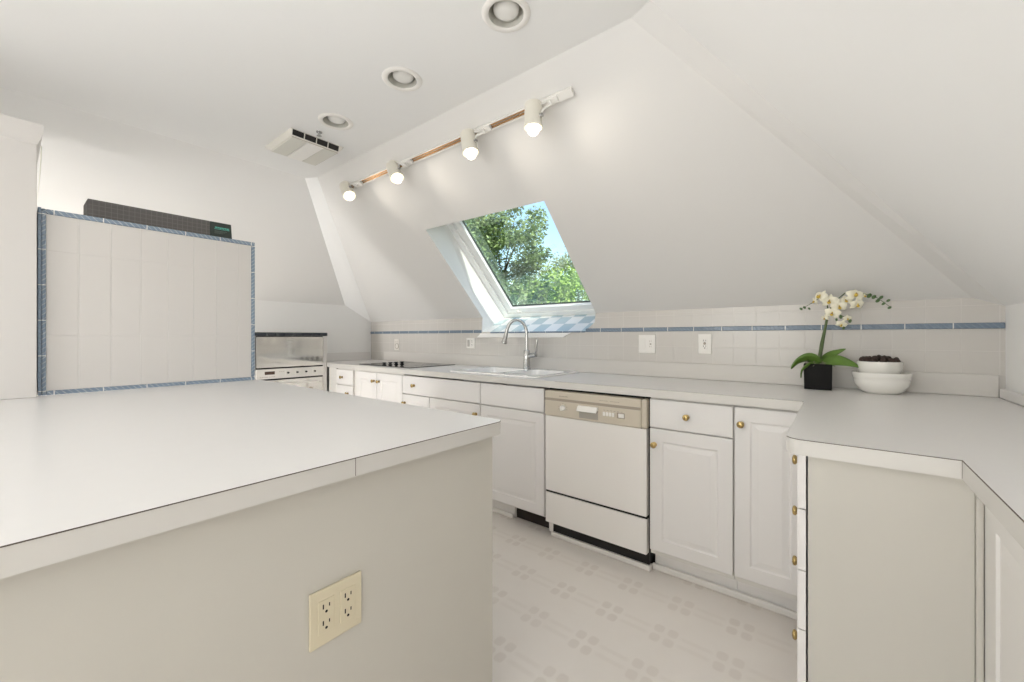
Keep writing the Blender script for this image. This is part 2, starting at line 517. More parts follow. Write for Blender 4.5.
bm = bmesh.new(); ring(bm, (-.02, -.02, -.03, -.02), (.055, .055, .055, .045), -.004, .07)
obj('window_frame', bm, M['frame_white'], w1, bevel=.004)
bm = bmesh.new(); ring(bm, (.050, .050, .05, .040), (.118, .118, .11, .096), .012, .05)
sash = obj('sash', bm, M['frame_white'], w1, bevel=.004)
bm = bmesh.new(); ring(bm, (.1175, .1175, .1095, .0955), (.123, .123, .115, .1005), .038, .0505)
obj('gasket', bm, M['gasket'], sash)
bm = bmesh.new()
q = [(xl(.1) + .12, .112), (xr(.1) - .12, .112), (xr(LEN) - .12, LEN - .098), (xl(LEN) + .12, LEN - .098)]
bm_poly(bm, [fr_pt(a, c, .045) for a, c in q])
obj('glass_pane', bm, M['glass'], sash)
bm = bmesh.new()
cx = (xl(LEN) + .19)
bm_cyl(bm, fr_pt(cx, LEN - .07, .014), fr_pt(cx, LEN - .07, -.006), .016, .012, 16)
bm_tube(bm, [fr_pt(cx, LEN - .07, -.004), fr_pt(cx + .02, LEN - .07, -.010), fr_pt(cx + .045, LEN - .072, -.008)], .006, 8)
obj('window_latch', bm, M['white_plastic'], w1, smooth=50)

# ------------------------------------------------------------------ cupboard fronts
def door_bm(w, h, t=.02, panel=True, m_=.058):
    """front: local x 0..w, z 0..h, face towards -y at y = 0, back at y = t"""
    bm = bmesh.new()
    def loop(i, y): return [bm.verts.new((i, y, i)), bm.verts.new((w - i, y, i)), bm.verts.new((w - i, y, h - i)), bm.verts.new((i, y, h - i))]
    seq = [(0, t), (0, .003), (.003, 0)]
    if panel: seq += [(m_, 0), (m_ + .006, .0045), (m_ + .012, .0045), (m_ + .032, .001)]
    ls = [loop(*s) for s in seq]
    for a, c in zip(ls, ls[1:]):
        for i in range(4): bm.faces.new((a[i], a[(i + 1) % 4], c[(i + 1) % 4], c[i]))
    bm.faces.new(ls[0]); bm.faces.new(ls[-1])
    return bm

knob_me = None
def knob(parent, x, z, y=0.0, name='knob'):
    """brass knob with back plate, axis along local -y"""
    global knob_me
    if knob_me is None:
        bm = bmesh.new()
        prof = [(0, 0), (.0115, 0), (.0115, .002), (.006, .004), (.0048, .011), (.009, .015), (.0135, .019), (.0145, .0225), (.0125, .026), (.006, .028), (0, .0285)]
        bm_lathe(bm, prof, Matrix.Rotation(PI / 2, 4, 'X'), 24)
        o = obj(name, bm, M['brass'], None, smooth=60)
        knob_me = o.data
    else:
        o = bpy.data.objects.new(name, knob_me); COL.objects.link(o)
    o.parent = parent; o.location = (x, y, z)
    return o

FY = 1.970            # plane of the fronts on the back run
def front(cab, kind, x0, x1, z0, z1, kx=None, kz=None, panel=True):
    """a door or drawer of a back-run cabinet; cab is an Empty at (X, FY, 0), x in world"""
    cx = cab.location.x
    o = obj(kind, door_bm(x1 - x0, z1 - z0, panel=panel), M['cabinet'], cab, loc=(x0 - cx, 0, z0))
    if kx is not None: knob(o, kx - x0, kz - z0)
    return o

def base_cabinet(x0, x1, label, toe=True, top=.873):
    c = thing('base_cabinet', label, 'cabinet', ((x0 + x1) / 2, FY, 0))
    cx = c.location.x
    boxes('cabinet_box', [(x0 - cx + .001, x1 - cx - .001, .0215, YB - FY - .012, .105, top)], M['carcass'], c)
    if toe: boxes('toe_board', [(x0 - cx + .001, x1 - cx - .001, .085, .100, .002, .106)], M['cabinet'], c)
    return c
DR0, DR1 = .7235, .862           # drawer band
DO0, DO1 = .118, .7165            # door band

c = base_cabinet(-3.858, -3.381, 'narrow white drawer cabinet in the far corner beside the wall oven')
cx = c.location.x
boxes('filler_strip', [(-3.855 - cx, -3.714 - cx, .004, .0215, .10, .872)], M['carcass'], c, bevel=.002)
z = .862
for i, (a, d) in enumerate(((.7245, .862), (.575, .7165), (.425, .567), (.118, .417))):
    front(c, 'drawer', -3.708, -3.420, a, d, -3.60 if i == 0 else -3.50, .792 if i == 0 else (.648 if i == 1 else (a + d) / 2), panel=False)
c = base_cabinet(-3.381, -2.693, 'white two-door cabinet under the black cooktop with paired brass knobs')
front(c, 'door', -3.360, -3.046, DO0, .862, -3.081, .791)
front(c, 'door', -3.041, -2.6935, DO0, .862, -3.007, .791)
c = base_cabinet(-2.693, -1.846, 'wide white cabinet between cooktop and sink with one long drawer', top=.72)
front(c, 'drawer', -2.688, -1.8495, DR0, DR1, -2.541, .792, panel=False)
front(c, 'door', -2.688, -2.362, DO0, DO1, -2.655, .648)
front(c, 'door', -2.357, -1.8495, DO0, DO1, -1.884, .651)
c = base_cabinet(-1.846, -1.333, 'white sink cabinet with single door and plain false drawer front left of the dishwasher', toe=False, top=.72)
cx = c.location.x
front(c, 'false_drawer_front', -1.8435, -1.338, DR0, DR1, panel=False)
front(c, 'door', -1.8435, -1.338, .117, .7165)
boxes('toe_board', [(-1.845 - cx, -1.618 - cx, .080, .10, .002, .106)], M['cabinet'], c)
boxes('toe_opening', [(-1.617 - cx, -1.334 - cx, .100, .112, .003, .104)], mat('dark_brown_opening', (.022, .014, .011), .8), c)
c = base_cabinet(-.719, -.351, 'white cabinet right of the dishwasher with one drawer over one door')
front(c, 'drawer', -.716, -.354, .727, .864, -.543, .795, panel=False)
front(c, 'door', -.716, -.354, .131, .7215, -.692, .645)
c = base_cabinet(-.351, -.060, 'narrow white full-height-door cabinet in the inside corner by the drawers')
front(c, 'door', -.348, -.086, .133, .864, -.322, .793)

# skirting along the toe boards
bm = bmesh.new()
bm_box(bm, -3.84, -1.625, 2.035, 2.0535, 0, .030); bm_box(bm, -.728, -.067, 2.035, 2.0535, 0, .030)
struct('baseboard_back', bm, M['skirting'], bevel=.006)

# ------------------------------------------------------------------ dishwasher
d = thing('dishwasher', 'white dishwasher with beige control panel under the worktop', 'dishwasher', (-1.0235, FY, 0))
X0, X1 = -.2985, .2985
boxes('tub', [(X0 + .004, X1 - .004, .03, .55, .035, .868)], M['gap'], d)
dr = boxes('door', [(X0, X1 - .004, -.010, .028, .284, .7135)], M['enamel'], d, bevel=.004)
boxes('lower_panel', [(X0, X1 - .004, -.008, .028, .098, .2715)], M['enamel'], d, bevel=.004)
boxes('seal_strip', [(X0, X1 - .004, .0, .026, .2715, .284)], M['gap'], d)
cp = boxes('control_panel', [(X0, X1 - .028, -.016, .028, .7145, .860)], M['beige_plastic'], d, bevel=.006)
boxes('panel_end_cap', [(X1 - .0275, X1 - .001, -.017, .028, .7145, .861)], M['beige_plastic'], d, bevel=.008)
boxes('panel_stripe', [(X0 + .002, X1 - .030, -.0175, -.0155, .804, .818)], M['taupe_plastic'], cp)
# brand line on the upper strip and the model line: tiny illegible printed bars
bm = bmesh.new()
xx = X0 + .098
for i, w in enumerate((.008, .004, .0075, .005, .006, .004, .008, .005)):
    bm_box(bm, xx, xx + w, -.0166, -.0158, .830, .8335 + .0015 * (i % 3 == 0)); xx += w + .0013
obj('brand_lettering', bm, M['taupe_plastic'], cp)
bm = bmesh.new(); xx = X0 + .345
for i in range(14):
    w = .003 + .002 * (i % 3)
    bm_box(bm, xx, xx + w, -.0166, -.0158, .831, .8338); xx += w + .0025 + (.01 if i == 6 else 0)
obj('model_lettering', bm, M['taupe_plastic'], cp)
bm = bmesh.new()
bm_lathe(bm, [(0, 0), (.017, 0), (.0155, .006), (.0145, .010), (0, .011)], Matrix.Translation((X0 + .122, -.016, .768)) @ Matrix.Rotation(PI / 2, 4, 'X'), 28)
bm_box(bm, X0 + .1185, X0 + .1255, -.036, -.024, .754, .782)
obj('timer_knob', bm, M['white_plastic'], cp, bevel=.001)
bm = bmesh.new()
for k in range(7):
    t = PI * (1.1 + -1.2 * k / 6)
    px, pz = X0 + .122 + .027 * math.cos(t), .768 + .024 * math.sin(t)
    bm_box(bm, px - .003, px + .003, -.0166, -.0158, pz - .0013, pz + .0013)
obj('dial_marks', bm, M['taupe_plastic'], cp)
# latch handle: sloping flap over a recess
bm = bmesh.new()
hx0, hx1 = X0 + .222, X0 + .340
pr = [(-.017, .795), (-.030, .792), (-.044, .768), (-.042, .765), (-.030, .776), (-.017, .776)]
a = [bm.verts.new((hx0, y, z)) for y, z in pr]; c2 = [bm.verts.new((hx1, y, z)) for y, z in pr]
for i in range(6): bm.faces.new((a[i], a[(i + 1) % 6], c2[(i + 1) % 6], c2[i]))
bm.faces.new(a); bm.faces.new(c2)
obj('latch_handle', bm, M['white_plastic'], cp, bevel=.002)
boxes('latch_recess', [(hx0 + .004, hx1 - .002, -.0172, -.0155, .727, .778)], mat('latch_recess_grey', (.40, .37, .32), .5), cp)
bx = X0 + .366
for k in range(5):
    w = .013 if k < 4 else .030
    boxes('push_button', [(bx, bx + w, -.021, -.015, .755, .776)], M['white_plastic'], cp, bevel=.002)
    bx += w + (.004 if k < 3 else .022)
bm = bmesh.new(); bm_box(bm, X0 + .443, X0 + .485, -.0168, -.0157, .751, .780)
obj('button_surround', bm, M['taupe_plastic'], cp)
bm = bmesh.new()
for k in range(6): bm_box(bm, X0 + .368 + k * .019, X0 + .379 + k * .019, -.0166, -.0158, .783, .7855)
obj('button_lettering', bm, M['taupe_plastic'], cp)
boxes('foot_rail', [(X0 + .012, X1 + .001, .028, .060, .002, .030)], M['skirting'], d, bevel=.005)
boxes('rail_end', [(X0 + .002, X0 + .03, .026, .058, .030, .088)], M['skirting'], d, bevel=.003)
boxes('kick_recess', [(X0 + .03, X1, .11, .12, .003, .098)], M['gap'], d)

# ------------------------------------------------------------------ drawer stack cabinet at the end of the short leg
p_ = thing('drawer_cabinet', 'white four-drawer cabinet at the right with a plain panel facing the room', 'cabinet', (-.080, 1.25, 0))
boxes('cabinet_box', [(.022, .3, .006, .69, .10, .873)], M['carcass'], p_)
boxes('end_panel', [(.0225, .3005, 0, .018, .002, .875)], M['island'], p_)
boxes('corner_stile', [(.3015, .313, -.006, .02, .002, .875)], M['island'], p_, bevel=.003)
for i, (a, c2) in enumerate(((.735, .870), (.581, .7315), (.432, .5775), (.115, .4285))):
    bm = door_bm(.685, c2 - a, t=.018, panel=False)
    for v in bm.verts: v.co = Vector((v.co.y, .687 - v.co.x, v.co.z))
    o = obj('drawer', bm, M['cabinet'], p_, loc=(0, 0, a))
    k = knob(o, 0, (.793, .639, .487, .262)[i] - a)
    k.rotation_euler = (0, 0, -PI / 2); k.location = (0, .25, (.793, .639, .487, .262)[i] - a)
boxes('toe_board', [(.06, .075, .02, .69, .002, .112)], M['cabinet'], p_)

# panel under the right worktop, facing the island
s_ = thing('panelled_end', 'white panelled front below the right-hand worktop, half cut off by the picture edge', 'panel', (.2332, 0, 0))
bm = door_bm(2.0, .862, t=.018, m_=.075)
for v in bm.verts: v.co = Vector((v.co.y, 1.2470 - v.co.x, v.co.z))
obj('panel', bm, M['cabinet'], s_, loc=(0, 0, .008))
boxes('backing', [(.02, .27, -.74, 1.24, .004, .872)], M['carcass'], s_)

# ------------------------------------------------------------------ main L-shaped worktop
WZ0, WZ1 = .8755, .914
def arc(cx, cy, r, a0, a1, n=6): return [(cx + r * math.cos(math.radians(a0 + (a1 - a0) * i / n)), cy + r * math.sin(math.radians(a0 + (a1 - a0) * i / n))) for i in range(n + 1)]
outline = [(-3.838, 1.947), (-.103, 1.947)] + arc(-.065, 1.256, .038, 180, 270) + [(.198, 1.218), (.198, -.75), (.520, -.75), (.520, 2.569), (-3.838, 2.569)]
SINK_HOLE = [(-2.165, 2.03), (-1.435, 2.03), (-1.435, 2.50), (-2.165, 2.50)]
wt = thing('worktop', 'long white laminate worktop running along the back wall and turning right', 'worktop', (0, 0, 0))
bm = bmesh.new()
bm_prism(bm, outline, [SINK_HOLE], lambda u, v, w: (u, v, WZ0 + w), WZ1 - WZ0)
ob = obj('top_slab', bm, [M['laminate'], M['laminate_edge']], wt)
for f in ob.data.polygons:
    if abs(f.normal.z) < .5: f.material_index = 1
def seam(bm, path, z, t=.0013, o_=.0006):
    for (ax, ay), (cx, cy) in zip(path, path[1:]):
        dx, dy = cx - ax, cy - ay; L = math.hypot(dx, dy); nx, ny = dy / L * o_, -dx / L * o_
        pts = [(ax + nx, ay + ny), (cx + nx, cy + ny), (cx - nx, cy - ny), (ax - nx, ay - ny)]
        lo = [bm.verts.new((x, y, z - t)) for x, y in pts]; hi = [bm.verts.new((x, y, z + .0003)) for x, y in pts]
        for i in range(4): bm.faces.new((lo[i], lo[(i + 1) % 4], hi[(i + 1) % 4], hi[i]))
        bm.faces.new(hi)
bm = bmesh.new()
seam(bm, [(-1.25, 1.947), (-.103, 1.947)], WZ1, .0006); seam(bm, arc(-.065, 1.256, .038, 200, 270) + [(.198, 1.218), (.198, -.74)], WZ1)
seam(bm, [(.1975, 1.2178), (.1985, 1.2178)], WZ1, .037)
obj('edge_seam', bm, M['seam'], wt)
boxes('backsplash', [(-3.838, .521, 2.570, YB - .001, .9142, 1.0075)], M['backsplash'], wt, bevel=.003)
boxes('backsplash', [(.521, XR - .001, -.75, YB - .017, .9142, .953)], M['laminate'], wt, bevel=.004)
boxes('backsplash', [(XL + .001, XL + .016, 1.965, YB - .017, .9142, 1.0)], M['laminate'], wt, bevel=.003)
boxes('corner_slab', [(XL + .001, -3.8382, 1.962, 2.569, WZ0, WZ1)], M['laminate'], wt)

# ------------------------------------------------------------------ sink and faucet
s_ = thing('kitchen_sink', 'white drop-in double-bowl sink set into the worktop below the skylight', 'sink', (-1.80, 2.265, WZ1))
bm = bmesh.new()
def rrect(x0, x1, y0, y1, r, n=5):
    return arc(x1 - r, y1 - r, r, 0, 90, n) + arc(x0 + r, y1 - r, r, 90, 180, n) + arc(x0 + r, y0 + r, r, 180, 270, n) + arc(x1 - r, y0 + r, r, 270, 360, n)
rim = rrect(-.395, .395, -.268, .268, .04)
B1, B2 = rrect(-.345, .02, -.215, .165, .06), rrect(.06, .345, -.215, .165, .06)
bm_prism(bm, rim, [B1, B2], lambda u, v, w: (u, v, .0005 + w), .011)
for hole in (B1, B2):
    mx = sum(q[0] for q in hole) / len(hole); my = sum(q[1] for q in hole) / len(hole)
    rings = []
    for sc, z in ((1, .0115), (.985, .004), (.96, -.02), (.90, -.155), (.80, -.172), (.15, -.178)):
        rings.append([bm.verts.new((mx + (u - mx) * sc, my + (v - my) * sc, z)) for u, v in hole])
    for a, c2 in zip(rings, rings[1:]):
        n = len(a)
        for i in range(n): bm.faces.new((a[i], a[(i + 1) % n], c2[(i + 1) % n], c2[i]))
    bm.faces.new(rings[-1])
obj('basin', bm, M['porcelain'], s_, bevel=.004, seg=3)
for dx, dy in ((-.165, -.025), (.205, -.025)):
    bm = bmesh.new(); bm_lathe(bm, [(0, -.174), (.040, -.174), (.043, -.1765), (.043, -.1775)], Matrix.Translation((dx, dy, 0)), 28)
    obj('drain', bm, M['chrome'], s_, smooth=40)
bm = bmesh.new(); bm_lathe(bm, [(0, .014), (.010, .0145), (.021, .0125), (.024, .0118), (.024, .0112)], Matrix.Translation((.155, .205, .0005)), 28)
obj('hole_cover', bm, M['chrome'], s_, smooth=40)

fc = thing('faucet', 'chrome gooseneck pull-down faucet standing behind the white sink', 'faucet', (-1.834, 2.470, WZ1 + .012))
bm = bmesh.new()
bm_lathe(bm, [(0, 0), (.030, 0), (.030, .006), (.0255, .010), (.0245, .075), (.0245, .135), (.021, .140), (.016, .142)], Matrix.Identity(4), 32)
obj('body', bm, M['chrome'], fc, smooth=40)
bm = bmesh.new()
path = [(0, 0, .13), (0, 0, .21), (-.001, 0, .255)]
R = .076
dv = Vector((-.79, -.61, 0)).normalized()
for i in range(0, 15):
    t = PI * i / 14 * .93
    q = dv * (R - R * math.cos(t)); path.append((q.x, q.y, .262 + .108 * math.sin(t)))
bm_tube(bm, path, .0125, 16)
obj('gooseneck', bm, M['chrome'], fc, smooth=60)
e = Vector(path[-1]); dd = (Vector(path[-1]) - Vector(path[-2])).normalized()
bm = bmesh.new()
bm_tube(bm, [e, e + dd * .02, e + dd * .075, e + dd * .088, e + dd * .098], [.0135, .0148, .0175, .0235, .0225], 20)
obj('spray_head', bm, M['chrome'], fc, smooth=50)
bm = bmesh.new(); bm_cyl(bm, e + dd * .0975, e + dd * .1, .019, .017, 20)
obj('nozzle', bm, M['black'], fc)
bm = bmesh.new()
bm_cyl(bm, (.016, 0, .095), (.085, .0, .108), .0185, .0185, 20)
obj('lever_hub', bm, M['chrome'], fc, smooth=40)
bm = bmesh.new()
bm_tube(bm, [(.078, 0, .110), (.088, 0, .14), (.093, -.002, .18), (.098, -.004, .218), (.100, -.005, .228)], [.011, .0095, .0075, .0085, .005], 12)
obj('lever', bm, M['chrome'], fc, smooth=50)

# ------------------------------------------------------------------ cooktop
ck = thing('cooktop', 'black glass cooktop with stubby black knobs set in the far worktop', 'cooktop', (-3.045, 2.275, WZ1))
boxes('glass_top', [(-.37, .37, -.245, .255, .0005, .006)], M['black_glass'], ck, bevel=.002)
for i in range(4):
    bm = bmesh.new()
    px, py = (-.02 + .004 * i, -.215 + i * .058)
    bm_lathe(bm, [(0, 0), (.019, 0), (.0195, .004), (.0125, .008), (.0115, .014), (.018, .020), (.0175, .025), (0, .027)], Matrix.Translation((px, py, .006)), 20)
    obj('knob', bm, M['black'], ck, smooth=40)
burner_m = mat('grey_burner_print', (.16, .16, .16), .3)
for px, py, r in ((-.22, -.11, .085), (-.22, .13, .105), (.20, -.11, .105), (.20, .13, .085)):
    bm = bmesh.new()
    for rr in (r, r * .62):
        bm_lathe(bm, [(rr - .0015, .0061), (rr - .0015, .0064), (rr + .0015, .0064), (rr + .0015, .0061)], Matrix.Translation((px, py, 0)), 40)
    obj('burner_ring', bm, burner_m, ck)

# ------------------------------------------------------------------ wall oven
oc = thing('oven_cabinet', 'white low cabinet housing the wall oven, edged on top with dark tile', 'cabinet', (-3.86, 1.655, 0))
boxes('cabinet_box', [(-.236, -.022, -.360, .300, .004, 1.172)], M['carcass'], oc)
boxes('side_stile', [(-.0215, 0, .262, .301, .004, 1.174)], M['cabinet'], oc, bevel=.002)
boxes('side_stile', [(-.0215, 0, -.360, -.319, .004, 1.174)], M['cabinet'], oc, bevel=.002)
bm = bmesh.new(); n = 9
for i in range(n):
    y0 = -.3955 + i * .0775; bm_box(bm, -.03, .014, y0, y0 + .0763, 1.174, 1.206)
obj('tile_edging', bm, M['dark_tile'], oc, bevel=.006, seg=3)
boxes('top_board', [(-.238, -.03, -.37, .305, 1.174, 1.196)], M['cabinet'], oc)
boxes('lower_front', [(-.0215, -.002, -.318, .260, .004, .335)], M['cabinet'], oc, bevel=.003)
ov = thing('wall_oven', 'built-in oven with mirrored doors and pale control strip, half hidden by the island', 'oven', (-3.86, 1.655, .338))
boxes('housing', [(-.021, -.001, -.3185, .261, 0, .835)], M['gap'], ov)
boxes('upper_door', [(.0, .016, -.3155, .257, .560, .828)], M['oven_glass'], ov, bevel=.003)
pn = boxes('control_panel', [(.0, .014, -.318, .260, .462, .548)], M['enamel'], ov, bevel=.003)
boxes('display', [(.0135, .0152, -.252, -.172, .500, .527)], M['display'], pn)
for k in range(4):
    y = -.056 + k * .079
    kb = boxes('control_knob', [(.0135, .018, y - .026, y + .022, .482, .532)], M['white_plastic'], pn, bevel=.002)
    bm = bmesh.new(); bm_cyl(bm, (.018, y - .008, .508), (.034, y - .008, .508), .0085, .0075, 16)
    obj('pointer', bm, M['black'], kb)
bm = bmesh.new()
for k in range(9): bm_box(bm, .0138, .0146, -.290 + k * .014, -.281 + k * .014 + .002 * (k % 2), .478, .4815)
obj('panel_lettering', bm, M['taupe_plastic'], pn)
bm = bmesh.new()
for k in range(3): bm_box(bm, .0138, .0146, -.135 + k * .016, -.126 + k * .016, .520, .5235)
obj('panel_lettering', bm, M['taupe_plastic'], pn)
boxes('lower_door', [(.0, .016, -.3155, .257, .012, .450)], M['oven_glass'], ov, bevel=.003)
boxes('door_handle', [(.016, .034, -.24, .215, .405, .421)], M['white_plastic'], ov, bevel=.004)

# ------------------------------------------------------------------ island: worktop, base, outlet
iw = thing('island_worktop', 'large white island worktop filling the left foreground', 'worktop', (-1.70, 0, 0))
out2 = [(-.953, -1.2), (.918, -1.2)] + arc(.888, .912, .030, 0, 90) + [(-.953, .942)]
bm = bmesh.new(); bm_prism(bm, out2, [], lambda u, v, w: (u, v, WZ0 + w), WZ1 - WZ0)
ob = obj('top_slab', bm, [M['laminate'], M['laminate_edge']], iw)
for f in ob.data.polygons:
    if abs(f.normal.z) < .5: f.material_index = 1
bm = bmesh.new()
seam(bm, [(.918, -1.19)] + arc(.888, .912, .030, 0, 50), WZ1)
seam(bm, [(.918, .4565), (.918, .4575)], WZ1, .037)
obj('edge_seam', bm, M['seam'], iw)
ib = thing('island_cabinet', 'beige-white island base with a smooth side panel facing the aisle', 'island', (-1.70, 0, 0))
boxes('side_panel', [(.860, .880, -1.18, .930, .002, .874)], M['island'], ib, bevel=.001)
boxes('cabinet_box', [(-.93, .859, -1.18, .905, .002, .874)], M['carcass'], ib)
boxes('end_panel', [(-.93, .859, .906, .929, .002, .874)], M['cabinet'], ib)

def receptacle(parent, x, z, y0, plate, slot):
    """duplex insert centred at local (x, z), face towards -y"""
    ins = boxes('receptacle', [(x - .0165, x + .0165, y0 - .0016, y0 + .002, z - .0335, z + .0335)], plate, parent, bevel=.0008)
    bm = bmesh.new()
    for dz in (-.0165, .0165):
        bm_box(bm, x - .0078, x - .0052, y0 - .0019, y0 - .001, z + dz - .001, z + dz + .0085)
        bm_box(bm, x + .0052, x + .0074, y0 - .0019, y0 - .001, z + dz + .0005, z + dz + .0075)
        bm_cyl(bm, (x, y0 - .001, z + dz - .0075), (x, y0 - .0019, z + dz - .0075), .0028, None, 12)
    obj('slot', bm, slot, ins)
    return ins
def plate(name, label, loc, rz, w, h, material, group=None):
    t = thing(name, label, 'outlet', loc, rz)
    boxes('cover_plate', [(-w / 2, w / 2, -.006, 0, -h / 2, h / 2)], material, t, bevel=.002)
    return t
t = plate('electrical_outlet', 'ivory double electrical outlet on the side of the island', (-.8195, .434, .5965), PI / 2, .112, .113, M['ivory'])
for dx in (-.0235, .0235): receptacle(t, dx, .002, -.006, M['ivory'], M['gap'])
bm = bmesh.new(); bm_cyl(bm, (.047, -.0055, -.045), (.047, -.0066, -.045), .002, None, 10)
obj('screw', bm, M['ivory'], t)

t = plate('electrical_outlet', 'white two-gang switch and outlet plate right of the faucet', (-.956, YB - .0005, 1.120), 0, .108, .117, M['white_plastic'])
boxes('rocker_switch', [(-.042, -.010, -.0095, -.005, -.034, .034)], M['white_plastic'], t, bevel=.0025)
ins = boxes('receptacle', [(.010, .040, -.0075, -.005, -.034, .034)], M['white_plastic'], t, bevel=.001)
bm = bmesh.new()
for dz in (-.017, .017):
    for dx in (.019, .029): bm_box(bm, dx - .001, dx + .001, -.008, -.007, dz - .003, dz + .006)
bm_box(bm, .020, .030, -.009, -.007, -.004, .004)
obj('slot', bm, M['taupe_plastic'], ins)
t = plate('electrical_outlet', 'white single outlet plate on the tiles midway between faucet and orchid', (-.611, YB - .0005, 1.124), 0, .072, .115, M['white_plastic'])
receptacle(t, 0, 0, -.006, M['white_plastic'], M['gap'])
bm = bmesh.new(); bm_cyl(bm, (0, -.0065, .003), (0, -.009, .003), .0085, .007, 14)
obj('socket_plug', bm, M['taupe_plastic'], t, smooth=40)
t = plate('electrical_outlet', 'white outlet plate on the tiles immediately left of the skylight sill', (-2.535, YB - .0005, 1.110), 0, .100, .090, M['white_plastic'])
receptacle(t, .022, 0, -.006, M['white_plastic'], M['gap'])
boxes('rocker_switch', [(-.034, -.008, -.0095, -.005, -.030, .030)], mat('grey_switch', (.45, .43, .40), .4), t, bevel=.0025)
t = plate('electrical_outlet', 'pale outlet plate on the tiles behind the cooktop, near the far corner', (-3.618, YB - .0005, 1.085), 0, .080, .118, mat('tile_coloured_plate', (.76, .725, .67), .35))
bm = bmesh.new()
bm_lathe(bm, [(.026, 0), (.030, 0), (.030, .003), (.026, .003)], Matrix.Translation((.008, -.006, -.016)) @ Matrix.Rotation(PI / 2, 4, 'X'), 28)
obj('socket_ring', bm, M['taupe_plastic'], t, smooth=40)
bm = bmesh.new()
for dx in (-.012, .012): bm_box(bm, dx - .002, dx + .002, -.0072, -.0055, .024, .036)
obj('slot', bm, M['taupe_plastic'], t)

# ------------------------------------------------------------------ tiled unit at the end of the island, gridded box, tall cupboard
TX = -2.655
tu = thing('tiled_unit', 'raised white tiled unit bordered in blue rope tiles at the island end', 'tiled panel', (TX, .5, .9145))
boxes('core', [(-.45, -.009, -.409, .415, .0, .800)], M['cabinet'], tu)
bm = bmesh.new()
cols = [.114, .2105, .3150, .4180, .5215, .6255, .7275, .8320, .898]
for a, c2 in zip(cols, cols[1:]):
    for z0, z1 in ((.019, .258), (.2583, .622), (.6223, .779)):
        bm_box(bm, -.0085, -.002, a - .5 + .0013, c2 - .5 - .0013, z0, z1)
obj('white_tiles', bm, mat('white_panel_tile', (.69, .66, .63), .3), tu, bevel=.0012)
boxes('grout', [(-.009, -.0036, -.386, .398, .018, .78)], mat('pale_grout', (.74, .72, .69), .8), tu)
boxes('border', [(-.0085, .003, -.3855, .416, .780, .801)], M['rope_y'], tu, bevel=.004, seg=3)
boxes('border', [(-.0085, .003, -.3855, .416, .000, .0185)], M['rope_y'], tu, bevel=.004, seg=3)
boxes('border', [(-.0085, .003, -.399, -.386, .000, .801)], M['rope_z'], tu, bevel=.004, seg=3)
boxes('border', [(-.0085, .003, .3985, .4165, .0187, .7798)], M['rope_z'], tu, bevel=.004, seg=3)
boxes('flat_edge', [(-.0085, .000, -.4095, -.3992, .000, .805)], M['blue_flat'], tu, bevel=.001)

gb = thing('gridded_box', 'long dark grey gridded box with a black labelled end lying on the tiled unit', 'box', (-2.82, .535, 1.7150))
boxes('box_body', [(-.075, .085, -.290, .185, .0, .098)], M['grid'], gb, bevel=.003)
bm = bmesh.new()
vs = bm_box(bm, -.075, .086, .1852, .292, .0, .0975)
for v in vs:
    if v.co.y > .25 and v.co.z > .05: v.co.y -= .006
en = obj('box_end', bm, mat('black_green_card', (.03, .042, .036), .5), gb, bevel=.002)
bm = bmesh.new()
yy = .208
for w in (.012, .010, .007, .010, .006, .011, .008, .005):
    bm_box(bm, .0855, .0868, yy, yy + w - .0015, .062 + .0025 * (w > .009), .0715); yy += w
bm_box(bm, .0855, .0866, .205, .278, .0585, .0610)
obj('label_lettering', bm, mat('teal_print', (.10, .46, .36), .5), en)
bm = bmesh.new()
for k in range(3): bm_box(bm, .0855, .0866, .206, .245 + .01 * k, .036 + k * .006, .0375 + k * .006)
obj('label_small_print', bm, mat('grey_print', (.16, .19, .17), .5), en)

tc_ = thing('tall_cabinet', 'tall pinkish-white cupboard with crown moulding at the left picture edge', 'cabinet', (-2.605, -.45, .9145))
boxes('cabinet_box', [(-.55, 0, -.75, .5365, 0, 1.062)], mat('tall_cupboard_paint', (.66, .635, .61), .4), tc_, bevel=.002)
bm = bmesh.new()
prof = [(0, 1.050), (.004, 1.056), (.004, 1.062), (.010, 1.075), (.016, 1.100), (.018, 1.118), (.018, 1.134)]
rows = []
for o_, z in prof: rows.append([bm.verts.new(q) for q in ((o_, -.75 - o_, z), (o_, .537 + o_, z), (-.55, .537 + o_, z))])
for a, c2 in zip(rows, rows[1:]):
    for i in range(2): bm.faces.new((a[i], a[i + 1], c2[i + 1], c2[i]))
tp = [bm.verts.new(q) for q in ((.018, -.768, 1.134), (.018, .555, 1.134), (-.55, .555, 1.134), (-.55, -.768, 1.134))]
bm.faces.new(tp)
obj('crown_moulding', bm, bpy.data.materials['tall_cupboard_paint'], tc_, smooth=30)
# edge banding peeling away below the crown
bm = bmesh.new()
L1, L2 = [], []
for i in range(9):
    t = i / 8
    y = .538 + .010 * (1 - t) ** 1.6 + .004 * math.sin(t * 3.1)
    z = 1.052 - t * .225
    L1.append(bm.verts.new((.0045 - .012 * t * (1 - t), y, z))); L2.append(bm.verts.new((-.018, y + .004 * (1 - t), z)))
for i in range(8): bm.faces.new((L1[i], L1[i + 1], L2[i + 1], L2[i]))
po = obj('peeling_edge_strip', bm, mat('cream_edge_strip', (.86, .85, .76), .45), tc_, smooth=80)
md = po.modifiers.new('thickness', 'SOLIDIFY'); md.thickness = .0012

